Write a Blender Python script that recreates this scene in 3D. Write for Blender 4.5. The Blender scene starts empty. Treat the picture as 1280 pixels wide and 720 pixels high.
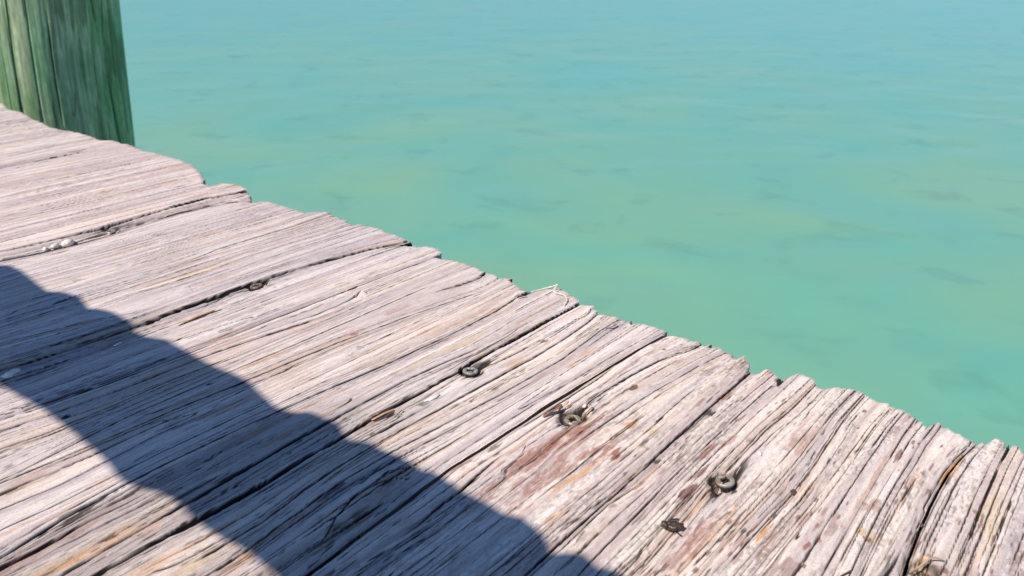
import bpy, bmesh, math, random
import numpy as np
from mathutils import Vector, Matrix

# ---------------------------------------------------------------- camera, light, exposure
SC = bpy.context.scene
CAM_H = 0.204                       # phone held 20 cm above the boards
cam_d = bpy.data.cameras.new("camera")
cam = bpy.data.objects.new("camera", cam_d)
SC.collection.objects.link(cam)
SC.camera = cam
cam_d.sensor_width = 36.0
cam_d.lens = 36.0 * 1033 / 1280
cam_d.clip_start = 0.01
cam_d.clip_end = 5000
cam.location = (0, 0, CAM_H)
cam.rotation_euler = (math.radians(66.0), 0, math.radians(-49.68))
cam_d.dof.use_dof = True
cam_d.dof.focus_distance = 0.40
cam_d.dof.aperture_fstop = 23.0

SUN_EL = 49.0
SUN_AZ = 173.0                      # degrees counter-clockwise from +X (across the boards is +Y)
sd = Vector((math.cos(math.radians(SUN_EL)) * math.cos(math.radians(SUN_AZ)),
             math.cos(math.radians(SUN_EL)) * math.sin(math.radians(SUN_AZ)),
             math.sin(math.radians(SUN_EL))))
sun_d = bpy.data.lights.new("sun", 'SUN')
sun_d.energy = 5.0
sun_d.angle = math.radians(0.53)
sun_d.color = (1.0, 0.925, 0.835)
sun = bpy.data.objects.new("sun", sun_d)
SC.collection.objects.link(sun)
sun.rotation_euler = sd.to_track_quat('Z', 'Y').to_euler()
sun.location = sd * 5

world = bpy.data.worlds.new("World")
SC.world = world
world.use_nodes = True
wn = world.node_tree
wn.nodes.clear()
wo = wn.nodes.new('ShaderNodeOutputWorld')
wb = wn.nodes.new('ShaderNodeBackground')
ws = wn.nodes.new('ShaderNodeTexSky')
ws.sky_type = 'NISHITA'
ws.sun_disc = False
ws.sun_elevation = math.radians(SUN_EL)
ws.sun_rotation = math.radians(90.0 - SUN_AZ)
ws.air_density = 1.0
ws.dust_density = 0.0
ws.ozone_density = 9.0
wb.inputs['Strength'].default_value = 0.105
wn.links.new(ws.outputs[0], wb.inputs['Color'])
wn.links.new(wb.outputs[0], wo.inputs['Surface'])

SC.render.engine = 'CYCLES'
SC.view_settings.view_transform = 'Standard'
SC.view_settings.look = 'None'
SC.view_settings.exposure = 0.25
SC.view_settings.gamma = 1.0
SC.view_settings.use_curve_mapping = False
SC.cycles.max_bounces = 6

# ---------------------------------------------------------------- layout data (millimetres on the deck: u along the boards, v across)
CRACKS = {
 'a1': (0.6, [(308.1,968.9),(333.2,967.7),(356.1,967.2)]),
 'a3': (1.3, [(277.1,855.8),(314.4,863.0),(361.7,862.7)]),
 'a4': (4.5, [(253.4,819.8),(280.8,825.1),(295.5,829.7),(321.4,826.3),(338.5,825.0)]),
 'a5': (1.1, [(287.1,784.0),(314.4,785.5),(344.6,780.7),(364.3,780.5)]),
 'a6': (1.1, [(193.9,657.9),(229.3,658.4),(261.0,654.3),(290.8,657.9),(331.6,662.1),(354.9,657.0)]),
 'a7': (3.5, [(208.6,591.8),(235.1,588.3),(247.9,594.3),(278.1,595.1),(299.9,593.1),(328.1,597.5),(355.4,588.5)]),
 'B3': (2.5, [(165.0,579.0),(183.4,579.2),(200.0,575.6),(211.6,573.7),(230.0,571.5),(261.4,581.2),(292.6,583.8),(325.5,578.3),(344.3,570.4)]),
 'a8': (0.8, [(171.1,595.9),(208.6,591.8)]),
 'b2': (0.5, [(171.7,552.2),(194.6,550.6),(215.9,547.6)]),
 'b3': (0.5, [(169.6,528.8),(196.8,526.8)]),
 'b4': (1.3, [(219.1,504.6),(240.1,505.7),(264.2,507.0)]),
 'b5': (1.2, [(246.9,484.6),(270.0,488.6),(298.2,488.6),(324.6,488.0),(355.0,490.2)]),
 'b6': (0.5, [(176.5,492.6),(196.8,491.0),(228.8,487.1)]),
 'b7': (0.5, [(181.0,476.5),(208.0,477.8),(244.0,479.5)]),
 'b8': (0.8, [(247.9,460.4),(273.9,461.5),(306.1,462.3),(330.3,458.3),(357.9,459.4)]),
 'b9': (0.8, [(192.8,460.9),(212.6,457.4),(239.0,456.8)]),
 'b10': (1.0, [(136.9,502.8),(157.9,500.2),(178.0,498.1)]),
 'b10b': (1.0, [(126.8,475.2),(140.0,475.0),(161.3,475.8)]),
 'b10c': (0.8, [(153.5,547.8),(166.9,549.7)]),
 'b10d': (1.1, [(119.4,455.1),(134.2,451.9),(162.2,445.8),(182.5,437.7)]),
 'b11': (3.2, [(110.3,430.2),(122.3,424.9),(146.3,422.0),(167.5,421.4),(184.7,423.9),(204.0,423.8),(221.0,422.4),(251.8,426.2),(275.4,423.9),(291.0,419.9),(310.7,416.0),(334.6,410.2),(358.2,405.7)]),
 'b12': (2.0, [(217.4,416.4),(230.6,419.9),(246.2,419.6)]),
 'B2': (2.0, [(92.0,380.5),(107.7,376.6),(126.4,377.7),(139.9,373.4),(160.4,373.6),(182.5,373.9),(206.3,374.2),(227.9,376.1),(259.9,373.1),(288.7,373.2),(319.0,370.5),(352.0,371.7),(359.5,371.8)]),
 'c2': (1.2, [(88.0,369.4),(107.4,365.5),(128.9,362.5),(149.0,363.8),(169.5,362.9),(180.5,362.8),(207.1,358.8),(249.6,353.8)]),
 'c3': (0.8, [(82.3,353.9),(97.8,352.2),(111.6,352.5),(128.5,350.0),(153.8,353.5),(184.8,351.3)]),
 'c4': (1.2, [(79.4,329.9),(97.4,331.6),(127.0,339.3),(138.0,338.7),(154.2,335.9),(181.2,336.8),(206.5,336.3),(232.0,336.6),(260.5,337.8),(291.1,339.8),(313.8,336.2)]),
 'c5': (1.2, [(73.2,329.2),(92.8,326.7),(107.6,326.7),(117.2,326.5),(131.7,326.7),(146.0,328.3),(163.6,325.9),(188.6,321.9),(215.0,322.2),(235.7,322.3),(254.7,318.7),(288.2,316.3),(333.2,308.0)]),
 'c6': (0.9, [(62.0,298.6),(78.8,296.9),(103.8,298.8),(115.8,299.5),(133.1,298.5),(158.5,299.1),(179.3,298.6)]),
 'c6b': (0.8, [(66.6,311.3),(88.2,309.9),(113.2,311.2),(132.2,313.6),(154.5,312.1)]),
 'c7': (1.4, [(57.3,286.0),(75.7,287.3),(87.5,287.4),(105.4,288.9),(121.8,289.9),(142.9,289.7),(164.7,292.8),(178.1,289.4),(200.1,288.6),(238.3,283.1),(278.7,281.6),(317.7,281.6),(349.4,287.0)]),
 'c8': (3.0, [(54.8,279.1),(66.4,278.4),(86.3,280.3),(99.8,279.5)]),
 'c9': (1.5, [(66.4,258.9),(80.8,260.2),(97.2,260.5),(113.0,263.1),(124.5,262.5),(139.4,263.3),(157.2,265.6),(176.3,266.3),(191.2,266.7),(207.8,264.0),(229.3,265.7),(254.2,263.2),(275.1,260.7)]),
 'c10': (2.4, [(72.3,250.9),(90.4,250.2),(114.0,250.5),(129.3,247.7),(140.3,247.8),(163.5,252.0),(184.1,252.4),(193.1,252.4),(201.3,252.7),(220.5,253.4),(243.1,249.4),(254.8,248.8),(268.1,253.1),(279.2,253.2),(294.7,252.8),(325.7,253.1),(355.0,252.5),(358.9,251.3)]),
 'c11': (1.0, [(112.9,222.4),(126.9,222.2),(140.0,224.1),(155.4,228.4),(165.1,230.5),(176.7,227.8),(187.7,227.9),(199.6,224.8),(213.4,222.6),(235.9,222.3),(253.3,221.4),(299.2,221.7),(338.3,223.0)]),
 'c12': (1.1, [(127.7,229.4),(149.0,233.7),(165.3,236.9),(180.1,236.9),(203.6,235.2),(226.9,233.0),(247.6,232.6),(271.2,234.3),(289.9,232.6),(314.7,233.5),(341.6,234.4),(355.2,235.8)]),
 'B1': (1.8, [(107.3,195.0),(137.7,197.6),(148.8,199.8),(161.2,200.6),(173.4,199.5),(189.8,201.4),(198.4,203.0),(220.2,200.4),(237.5,199.2),(260.2,199.0),(281.4,198.5),(315.4,197.4),(359.5,196.6)]),
 'c13b': (1.5, [(242.4,196.3),(264.9,195.6),(289.4,194.8),(309.3,195.7)]),
 'kn': (1.2, [(135.7,206.5),(141.1,208.8),(147.9,212.6),(158.9,216.6),(166.9,216.4),(178.7,217.8),(186.3,213.1),(189.0,206.6)]),
 'kn2': (2.0, [(171.1,215.5),(176.9,213.4),(181.5,210.4),(180.8,207.3)]),
 'c14': (1.5, [(130.5,182.3),(142.9,182.1),(156.7,181.7),(169.1,180.6)]),
 'c14b': (2.0, [(161.2,185.1),(170.4,186.1),(177.6,187.0),(188.6,186.9),(199.5,188.4),(210.6,189.5)]),
 'c15': (1.8, [(263.3,184.8),(269.9,185.5),(279.7,184.7),(293.7,185.2),(305.2,184.5),(329.3,182.3),(346.1,174.4),(358.6,174.7)]),
 'c16': (1.2, [(254.1,169.9),(263.4,169.5),(281.3,168.9),(289.4,168.9),(300.5,168.0),(317.1,164.6),(338.8,163.5),(363.2,159.6)]),
 'c17': (1.0, [(209.6,160.6),(228.2,158.7),(244.5,161.0),(262.0,160.6),(276.3,159.4)]),
 'c18': (1.7, [(169.6,138.5),(186.2,139.2),(207.6,138.8),(227.9,139.1),(245.5,139.9),(267.7,139.9),(279.0,140.6),(305.5,142.5),(331.7,141.6),(347.7,140.5)]),
 'c19': (1.0, [(179.9,124.1),(190.4,124.8),(206.6,124.9),(229.3,126.1),(253.1,126.9),(276.5,127.7),(319.4,128.2),(349.0,127.0)]),
 'c20': (1.2, [(189.6,136.5),(219.4,137.8),(237.9,135.1)]),
 'c22': (1.0, [(201.2,110.3),(220.5,109.8),(250.8,112.1),(271.7,113.3),(305.6,114.0),(338.3,111.3)]),
 'c23': (0.7, [(221.1,86.9),(236.1,88.1),(251.2,87.4),(271.1,85.9),(299.4,87.5),(338.0,90.7)]),
 'c24': (0.8, [(233.4,60.5),(263.9,62.1),(285.4,63.7),(318.3,65.2),(342.2,66.1)]),
 'c25': (0.8, [(239.9,53.4),(264.3,55.0),(294.0,57.4),(342.2,59.5),(359.3,57.6)]),
 'B0': (2.2, [(251.0,39.7),(265.7,40.4),(278.7,41.2),(300.9,43.2),(313.9,43.2),(328.3,44.9),(341.9,43.5),(357.6,39.4)]),
 'c27': (1.5, [(272.5,26.2),(285.4,26.8),(298.2,27.1),(321.9,28.4),(343.5,28.7)]),
 'c28': (3.0, [(249.4,44.5),(260.2,43.9)]),
}
EDGE = [(24.1,365.2),(25.8,366.1),(31.3,364.5),(36.1,366.8),(38.1,364.3),(38.6,358.3),(41.5,362.3),(44.0,360.9),(45.4,358.9),(48.0,360.0),(53.2,361.3),(57.2,363.9),(59.5,357.6),(60.5,357.6),(65.0,361.5),(67.8,361.7),(71.3,365.0),(76.6,365.0),(82.6,364.6),(90.4,368.3),(94.1,368.0),(103.1,366.3),(107.2,361.8),(110.7,357.8),(114.6,363.6),(121.6,365.9),(125.7,358.2),(128.3,352.9),(131.3,357.6),(136.7,359.4),(137.3,345.3),(137.3,351.5),(141.6,349.9),(146.3,358.8),(152.5,363.5),(154.0,356.6),(157.6,359.2),(160.1,357.1),(163.3,362.4),(172.0,363.2),(174.5,359.9),(178.9,364.6),(181.2,359.1),(184.5,362.4),(193.0,360.1),(196.3,357.3),(198.3,363.2),(208.4,362.3),(216.9,359.1),(227.1,358.5),(235.1,355.8),(246.1,361.9),(251.3,358.9),(257.7,363.7),(266.9,366.5),(277.4,370.0),(281.2,365.3),(284.5,357.7),(285.2,347.9),(290.4,352.7),(305.0,357.9),(318.3,363.3),(327.0,359.4),(334.1,360.3),(351.6,361.6),(361.4,358.8),(370.9,356.4),(377.6,366.1),(386.4,368.6),(393.9,362.2),(403.7,357.9),(413.6,363.9),(427.8,366.9),(448.2,367.3),(456.3,365.1),(460.3,359.4),(472.2,363.2),(489.3,365.5),(500.0,366.3),(505.4,359.2),(507.6,354.8),(537.9,354.6),(554.6,353.6),(562.5,344.2),(570.5,342.8),(588.0,355.8),(607.7,362.6),(624.1,357.7),(625.1,344.8),(632.3,344.7),(666.1,360.2),(695.2,369.5),(710.8,370.5),(754.5,370.7),(781.6,367.3),(810.4,371.5),(841.8,370.6),(854.2,360.1),(862.7,361.7),(914.8,358.8),(946.1,351.5),(971.2,355.2),(1022.0,359.6),(1062.9,364.3),(1081.7,360.0),(1099.3,363.1),(1146.3,373.3)]
SH_UP = [(103.3,187.4),(110.5,191.4),(113.7,192.2),(117.5,193.0),(120.4,189.0),(125.3,191.1),(128.9,192.2),(131.5,190.0),(135.8,186.4),(138.0,184.5),(143.4,189.2),(150.4,191.8),(157.9,193.1),(163.1,189.9),(173.6,190.3),(184.5,189.3),(195.1,190.3),(202.6,191.0),(207.1,188.6),(217.3,189.3),(223.5,189.1),(230.0,187.4),(238.4,188.0),(246.4,183.6),(251.8,184.6),(260.2,188.2),(267.9,187.6),(277.7,186.3),(284.1,180.8),(292.0,178.6),(303.1,180.2),(319.7,183.5),(331.5,183.6),(343.1,182.0),(355.9,180.9),(373.2,180.8),(393.8,181.0),(403.6,176.3),(415.9,174.6),(426.1,178.9),(444.9,179.1),(457.1,175.7),(461.7,171.8),(481.9,176.4),(495.1,172.9),(503.6,167.1),(524.9,168.0),(552.0,170.2),(566.4,168.5),(573.1,162.8)]
SH_LO = [(202.1,112.2),(210.8,113.3),(223.1,113.4),(235.2,111.3),(249.9,110.3),(266.4,111.5),(278.3,109.8),(286.7,105.9),(293.8,104.6),(311.9,106.7),(342.8,107.3),(373.7,106.5),(409.2,102.6)]
STAINS = [(205.4,198.3,16,3.5,'r',0.8),(209.7,178.0,30,2,'r',0.6),(219.1,179.5,26,2.5,'r',0.7),(233.4,175.8,30,3,'r',0.8),(244.4,176.5,22,3.5,'r',0.8),(247.5,153.0,8,4.5,'r',1),(244.5,161.0,14,2.5,'r',0.7),(216.1,162.4,26,2.5,'r',0.7),(206.2,164.7,24,2.5,'r',0.6),(201.6,179.5,20,2,'r',0.6),(255.5,173.0,16,3,'r',0.5),(218.7,196.7,10,4,'o',0.9),(245.4,118.5,9,3.5,'p',1),(258.3,120.7,12,2.5,'p',0.8),(275.0,125.0,16,2,'r',0.8),(286.9,121.8,14,2,'r',0.6),(298.9,176.7,5,4,'d',1),(308.2,239.7,5,4,'d',0.8),(314.1,214.8,12,3,'g',0.8),(299.1,214.0,10,3,'g',0.5),(341.1,185.6,4,3.5,'d',0.9),(334.6,169.7,5,4,'y',0.9),(271.5,152.2,6,4,'y',1),(270.7,160.0,6,3,'g',0.8),(215.7,158.1,16,3,'g',0.8),(226.7,156.4,12,2.5,'g',0.7),(199.8,147.9,14,4,'g',0.4),(329.8,141.4,26,2.2,'r',0.9),(317.0,100.6,20,7,'r',0.35),(305.8,97.8,10,5,'r',0.4),(353.4,127.7,8,3,'d',0.8),(357.6,132.5,6,4,'d',0.6),(328.2,42.5,14,5,'g',0.9),(341.9,43.5,8,4,'g',0.6),(267.5,55.2,6,7,'y',0.9),(265.1,55.3,3,3,'d',0.9),(236.6,68.0,2.6,2.4,'p',1),(248.5,70.3,5,1.2,'r',1),(252.8,67.9,2.5,1.8,'r',0.9),(225.5,104.0,14,7,'r',0.55),(212.8,102.7,14,4,'r',0.5),(285.0,60.5,9,5,'r',0.5),(243.9,85.6,16,1.6,'g',0.9),(308.1,23.9,24,7,'y',0.4),(281.4,21.9,20,8,'y',0.4),(263.2,34.2,8,8,'d',0.5),(263.5,36.9,6,6,'y',0.8),(205.8,405.4,20,3.5,'g',0.9),(257.6,642.9,6,2.5,'g',0.9),(302.1,892.2,34,3,'g',0.7),(303.8,797.9,24,3,'g',0.8),(75.6,264.4,45,5,'g',0.5),(92.3,262.9,30,6,'g',0.45),(91.9,239.1,50,6,'g',0.5),(97.2,229.8,25,5,'y',0.5),(59.4,277.4,40,4,'r',0.4),(79.8,323.0,22,4,'r',0.35),(278.9,270.0,44,3.5,'y',0.6),(251.8,272.3,40,3,'y',0.45),(284.7,370.6,10,2,'g',1),(206.7,334.6,10,2,'g',0.9),(110.0,217.8,12,5,'g',0.6),(301.4,652.1,20,5,'r',0.3),(285.9,327.2,16,3,'r',0.4),(274.5,293.8,10,3,'g',0.5),(248.0,322.1,3,2.5,'r',0.8),(185.1,508.6,14,4,'k',0.8),(238.6,518.7,9,4,'k',0.7),(136.5,318.1,14,5,'k',0.7),(80.5,328.6,12,3,'k',0.6),(165.0,340.2,6,4,'k',0.5),(147.3,204.9,28,7,'o',1),(155.7,207.0,14,5,'o',0.9),(154.8,225.2,10,5,'k',0.9),(179.4,213.8,14,4,'r',0.6),(75.7,320.0,8,3,'d',0.5),(161.8,185.8,10,4,'k',0.5),(174.8,163.7,12,5,'k',0.4),(353.1,146.6,22,9,'k',0.45),(327.4,146.5,20,8,'k',0.35),(350.3,97.1,26,12,'k',0.2),(274.4,145.9,24,9,'k',0.35),(342.2,66.1,22,8,'k',0.25),(237.7,302.1,18,5,'k',0.35),(203.1,133.8,22,6,'k',0.3),(100.5,298.7,14,5,'g',0.3),(156.9,162.5,30,8,'k',0.4),(140.1,221.8,20,5,'r',0.4),(171.4,145.4,30,8,'r',0.4)]
SCREWS = [(239.9, 582.6), (251.5, 419.0), (259.3, 247.1), (259.5, 184.2), (260.7, 109.9), (261.9, 35.1)]
WATER_Z = -0.78

# ---------------------------------------------------------------- noise
def table(seed):
    return np.random.RandomState(seed).rand(256, 256).astype(np.float32)
_T = {}
def vn(x, y, seed=0):
    if seed not in _T: _T[seed] = table(seed)
    t = _T[seed]
    xi = np.floor(x); yi = np.floor(y)
    fx = (x - xi).astype(np.float32); fy = (y - yi).astype(np.float32)
    fx = fx * fx * (3 - 2 * fx); fy = fy * fy * (3 - 2 * fy)
    xi = xi.astype(np.int64) & 255; yi = yi.astype(np.int64) & 255
    x1 = (xi + 1) & 255; y1 = (yi + 1) & 255
    a = t[xi, yi]; b = t[x1, yi]; c = t[xi, y1]; d = t[x1, y1]
    return (a + (b - a) * fx) * (1 - fy) + (c + (d - c) * fx) * fy
def sn(x, y, seed=0):
    return vn(x, y, seed) * 2 - 1
def sstep(a, b, x):
    t = np.clip((x - a) / (b - a), 0, 1)
    return t * t * (3 - 2 * t)

# ---------------------------------------------------------------- object helpers
COL = SC.collection
def link(o, parent=None):
    COL.objects.link(o)
    if parent: o.parent = parent
    return o
def tag(o, label=None, cat=None, group=None, kind=None):
    if label: o['label'] = label
    if cat: o['category'] = cat
    if group: o['group'] = group
    if kind: o['kind'] = kind
    return o
def mesh_np(name, V, F, mat, col=None, parent=None, smooth=True):
    me = bpy.data.meshes.new(name)
    V = np.asarray(V, np.float32); F = np.asarray(F, np.int32)
    n = F.shape[1]
    me.vertices.add(len(V)); me.vertices.foreach_set('co', V.ravel())
    me.loops.add(F.size); me.loops.foreach_set('vertex_index', F.ravel())
    me.polygons.add(len(F))
    me.polygons.foreach_set('loop_start', np.arange(0, F.size, n, dtype=np.int32))
    try: me.polygons.foreach_set('loop_total', np.full(len(F), n, np.int32))
    except Exception: pass
    me.polygons.foreach_set('use_smooth', np.full(len(F), smooth))
    me.update(calc_edges=True)
    if col is not None:
        a = me.attributes.new('tone', 'FLOAT_COLOR', 'POINT')
        c = np.ones((len(V), 4), np.float32); c[:, :3] = col
        a.data.foreach_set('color', c.ravel())
    me.materials.append(mat)
    return link(bpy.data.objects.new(name, me), parent)
def obj_bm(name, bm, mat, parent=None, smooth=True):
    me = bpy.data.meshes.new(name)
    bmesh.ops.recalc_face_normals(bm, faces=bm.faces)
    bm.to_mesh(me); bm.free()
    for p in me.polygons: p.use_smooth = smooth
    me.materials.append(mat)
    return link(bpy.data.objects.new(name, me), parent)
def grid_faces(nu, nv, off=0):
    i = np.arange(nu - 1)[:, None]; j = np.arange(nv - 1)[None, :]
    a = (i * nv + j).ravel() + off
    return np.stack([a, a + nv, a + nv + 1, a + 1], 1)

# ---------------------------------------------------------------- materials
def mat_base(name):
    m = bpy.data.materials.new(name); m.use_nodes = True
    nt = m.node_tree
    return m, nt, nt.nodes['Principled BSDF']
def N(nt, t, **kw):
    n = nt.nodes.new(t)
    for k, v in kw.items():
        if k in n.inputs: n.inputs[k].default_value = v
        else: setattr(n, k, v)
    return n
def wood_material(name, rough=0.85, fine=1.0, spec=0.25, axis=(0.12, 1.0, 1.0), bump=0.00012):
    m, nt, b = mat_base(name)
    at = N(nt, 'ShaderNodeAttribute', attribute_name='tone')
    tc = N(nt, 'ShaderNodeTexCoord')
    mp = N(nt, 'ShaderNodeMapping'); mp.inputs['Scale'].default_value = axis
    nt.links.new(tc.outputs['Object'], mp.inputs['Vector'])
    n1 = N(nt, 'ShaderNodeTexNoise', Scale=900.0, Detail=5.0, Roughness=0.62)
    nt.links.new(mp.outputs[0], n1.inputs['Vector'])
    n2 = N(nt, 'ShaderNodeTexNoise', Scale=1400.0, Detail=2.0, Roughness=0.6)
    nt.links.new(tc.outputs['Object'], n2.inputs['Vector'])
    r1 = N(nt, 'ShaderNodeMapRange'); r1.inputs['From Min'].default_value = 0.25; r1.inputs['From Max'].default_value = 0.75
    r1.inputs['To Min'].default_value = 1 - 0.22 * fine; r1.inputs['To Max'].default_value = 1 + 0.22 * fine
    nt.links.new(n1.outputs['Fac'], r1.inputs['Value'])
    r2 = N(nt, 'ShaderNodeMapRange'); r2.inputs['From Min'].default_value = 0.25; r2.inputs['From Max'].default_value = 0.75
    r2.inputs['To Min'].default_value = 1 - 0.16 * fine; r2.inputs['To Max'].default_value = 1 + 0.16 * fine
    nt.links.new(n2.outputs['Fac'], r2.inputs['Value'])
    mu = N(nt, 'ShaderNodeMath', operation='MULTIPLY')
    nt.links.new(r1.outputs[0], mu.inputs[0]); nt.links.new(r2.outputs[0], mu.inputs[1])
    vm = N(nt, 'ShaderNodeVectorMath', operation='SCALE')
    nt.links.new(at.outputs['Color'], vm.inputs[0]); nt.links.new(mu.outputs[0], vm.inputs['Scale'])
    nt.links.new(vm.outputs[0], b.inputs['Base Color'])
    b.inputs['Roughness'].default_value = rough
    b.inputs['Specular IOR Level'].default_value = spec
    bp = N(nt, 'ShaderNodeBump', Strength=0.9, Distance=bump)
    ad = N(nt, 'ShaderNodeMath', operation='ADD')
    nt.links.new(n1.outputs['Fac'], ad.inputs[0]); nt.links.new(n2.outputs['Fac'], ad.inputs[1])
    nt.links.new(ad.outputs[0], bp.inputs['Height'])
    nt.links.new(bp.outputs[0], b.inputs['Normal'])
    return m
def plain(name, c, rough=0.6, metal=0.0, var=0.25, scale=300.0, c2=None, spec=0.4, bump=0.0):
    m, nt, b = mat_base(name)
    tc = N(nt, 'ShaderNodeTexCoord')
    n1 = N(nt, 'ShaderNodeTexNoise', Scale=scale, Detail=4.0, Roughness=0.65)
    nt.links.new(tc.outputs['Object'], n1.inputs['Vector'])
    cr = N(nt, 'ShaderNodeValToRGB')
    cr.color_ramp.elements[0].position = 0.35; cr.color_ramp.elements[1].position = 0.68
    c2 = c2 or tuple(x * (1 - var) for x in c)
    cr.color_ramp.elements[0].color = (*c, 1); cr.color_ramp.elements[1].color = (*c2, 1)
    nt.links.new(n1.outputs['Fac'], cr.inputs['Fac'])
    nt.links.new(cr.outputs['Color'], b.inputs['Base Color'])
    b.inputs['Roughness'].default_value = rough; b.inputs['Metallic'].default_value = metal
    b.inputs['Specular IOR Level'].default_value = spec
    if bump:
        bp = N(nt, 'ShaderNodeBump', Strength=1.0, Distance=bump)
        nt.links.new(n1.outputs['Fac'], bp.inputs['Height']); nt.links.new(bp.outputs[0], b.inputs['Normal'])
    return m
M_WOOD = wood_material("weathered_wood")
M_PILE = wood_material("green_treated_wood", rough=0.75, fine=0.7, axis=(1, 1, 0.1), bump=0.0002)
M_SHELL = plain("shell", (0.72, 0.66, 0.56), 0.5, c2=(0.58, 0.50, 0.42), bump=0.0003)
M_CHIP = plain("pale_chip", (0.76, 0.72, 0.68), 0.6, c2=(0.6, 0.54, 0.5))
M_HUSK = plain("dark_husk", (0.03, 0.018, 0.014), 0.45, c2=(0.07, 0.045, 0.035), scale=350, bump=0.0003)
M_LEAF = plain("dry_leaf", (0.20, 0.085, 0.04), 0.6, c2=(0.34, 0.17, 0.09), scale=300)
M_SPLINT = plain("fresh_splinter", (0.50, 0.27, 0.13), 0.7, c2=(0.60, 0.38, 0.22), scale=400)
M_STRAW = plain("straw", (0.42, 0.31, 0.20), 0.6)
M_TWINE = plain("pale_twine", (0.70, 0.63, 0.52), 0.8, c2=(0.55, 0.47, 0.38))
M_SEED = plain("dark_seed", (0.05, 0.035, 0.03), 0.4, c2=(0.12, 0.08, 0.07))
M_DARKWOOD = plain("dark_treated_timber", (0.16, 0.15, 0.11), 0.85, c2=(0.10, 0.09, 0.07), scale=40)
# ---------------------------------------------------------------- water
def make_water():
    m, nt, b = mat_base("turquoise_water")
    tc = N(nt, 'ShaderNodeTexCoord')
    rot = N(nt, 'ShaderNodeMapping'); rot.inputs['Rotation'].default_value = (0, 0, math.radians(49.7 + 6))
    nt.links.new(tc.outputs['Object'], rot.inputs['Vector'])
    # silt patches: the shallow bottom shows greener or bluer through milky water
    mp = N(nt, 'ShaderNodeMapping'); mp.inputs['Scale'].default_value = (0.8, 0.9, 1)
    nt.links.new(rot.outputs[0], mp.inputs['Vector'])
    n1 = N(nt, 'ShaderNodeTexNoise', Scale=1.05, Detail=3.0, Roughness=0.5, Distortion=0.6)
    nt.links.new(mp.outputs[0], n1.inputs['Vector'])
    cr = N(nt, 'ShaderNodeValToRGB')
    cr.color_ramp.elements[0].position = 0.34; cr.color_ramp.elements[0].color = (0.122, 0.350, 0.262, 1)
    cr.color_ramp.elements[1].position = 0.66; cr.color_ramp.elements[1].color = (0.186, 0.358, 0.212, 1)
    nt.links.new(n1.outputs['Fac'], cr.inputs['Fac'])
    # bluer sky reflection far out, painted into the body colour by distance
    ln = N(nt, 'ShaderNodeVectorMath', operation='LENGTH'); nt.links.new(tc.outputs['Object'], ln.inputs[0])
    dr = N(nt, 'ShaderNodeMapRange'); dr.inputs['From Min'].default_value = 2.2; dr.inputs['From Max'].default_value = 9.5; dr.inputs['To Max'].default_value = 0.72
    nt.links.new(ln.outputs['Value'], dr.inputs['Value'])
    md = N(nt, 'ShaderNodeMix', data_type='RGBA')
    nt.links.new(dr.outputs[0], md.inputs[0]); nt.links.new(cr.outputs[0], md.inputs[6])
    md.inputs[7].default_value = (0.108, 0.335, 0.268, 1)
    # dark ripple backs, painted into the colour as sparse flecks
    mf = N(nt, 'ShaderNodeMapping'); mf.inputs['Scale'].default_value = (1.0, 1.25, 1)
    nt.links.new(rot.outputs[0], mf.inputs['Vector'])
    nf = N(nt, 'ShaderNodeTexNoise', Scale=3.6, Detail=3.5, Roughness=0.55, Distortion=0.5)
    nt.links.new(mf.outputs[0], nf.inputs['Vector'])
    mr = N(nt, 'ShaderNodeMapRange'); mr.inputs['From Min'].default_value = 0.57; mr.inputs['From Max'].default_value = 0.82
    mr.inputs['To Min'].default_value = 0.0; mr.inputs['To Max'].default_value = 0.48
    nt.links.new(nf.outputs['Fac'], mr.inputs['Value'])
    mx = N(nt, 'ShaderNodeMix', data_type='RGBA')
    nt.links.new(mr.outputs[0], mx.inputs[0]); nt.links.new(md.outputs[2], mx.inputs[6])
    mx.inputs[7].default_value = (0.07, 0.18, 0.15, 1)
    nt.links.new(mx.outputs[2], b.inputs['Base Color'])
    b.inputs['Roughness'].default_value = 0.26
    b.inputs['IOR'].default_value = 1.333
    # ripples
    w1 = N(nt, 'ShaderNodeMapping'); w1.inputs['Scale'].default_value = (1.0, 1.4, 1)
    nt.links.new(rot.outputs[0], w1.inputs['Vector'])
    a = N(nt, 'ShaderNodeTexNoise', Scale=1.7, Detail=1.5, Roughness=0.4, Distortion=0.3)
    nt.links.new(w1.outputs[0], a.inputs['Vector'])
    c = N(nt, 'ShaderNodeTexNoise', Scale=9.0, Detail=3.0, Roughness=0.5, Distortion=0.3)
    nt.links.new(w1.outputs[0], c.inputs['Vector'])
    b1 = N(nt, 'ShaderNodeBump', Strength=1.0, Distance=0.026)
    nt.links.new(a.outputs['Fac'], b1.inputs['Height'])
    fd = N(nt, 'ShaderNodeMapRange'); fd.inputs['From Min'].default_value = 2.5; fd.inputs['From Max'].default_value = 9.0
    fd.inputs['To Min'].default_value = 1.0; fd.inputs['To Max'].default_value = 0.22       # the breeze dies away from the pier
    nt.links.new(ln.outputs['Value'], fd.inputs['Value']); nt.links.new(fd.outputs[0], b1.inputs['Strength'])
    b2 = N(nt, 'ShaderNodeBump', Strength=1.0, Distance=0.001)
    nt.links.new(c.outputs['Fac'], b2.inputs['Height']); nt.links.new(b1.outputs[0], b2.inputs['Normal'])
    nt.links.new(b2.outputs[0], b.inputs['Normal'])
    # a sheet, finely divided near the pier with real low swell, running out to the horizon
    def ax(n, near, far):
        t = np.linspace(-1, 1, n)
        return np.sign(t) * (np.abs(t) * near + (np.abs(t) ** 9) * far)
    x = ax(321, 12, 1500); y = ax(321, 12, 1500)
    X, Y = np.meshgrid(x, y, indexing='ij')
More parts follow.
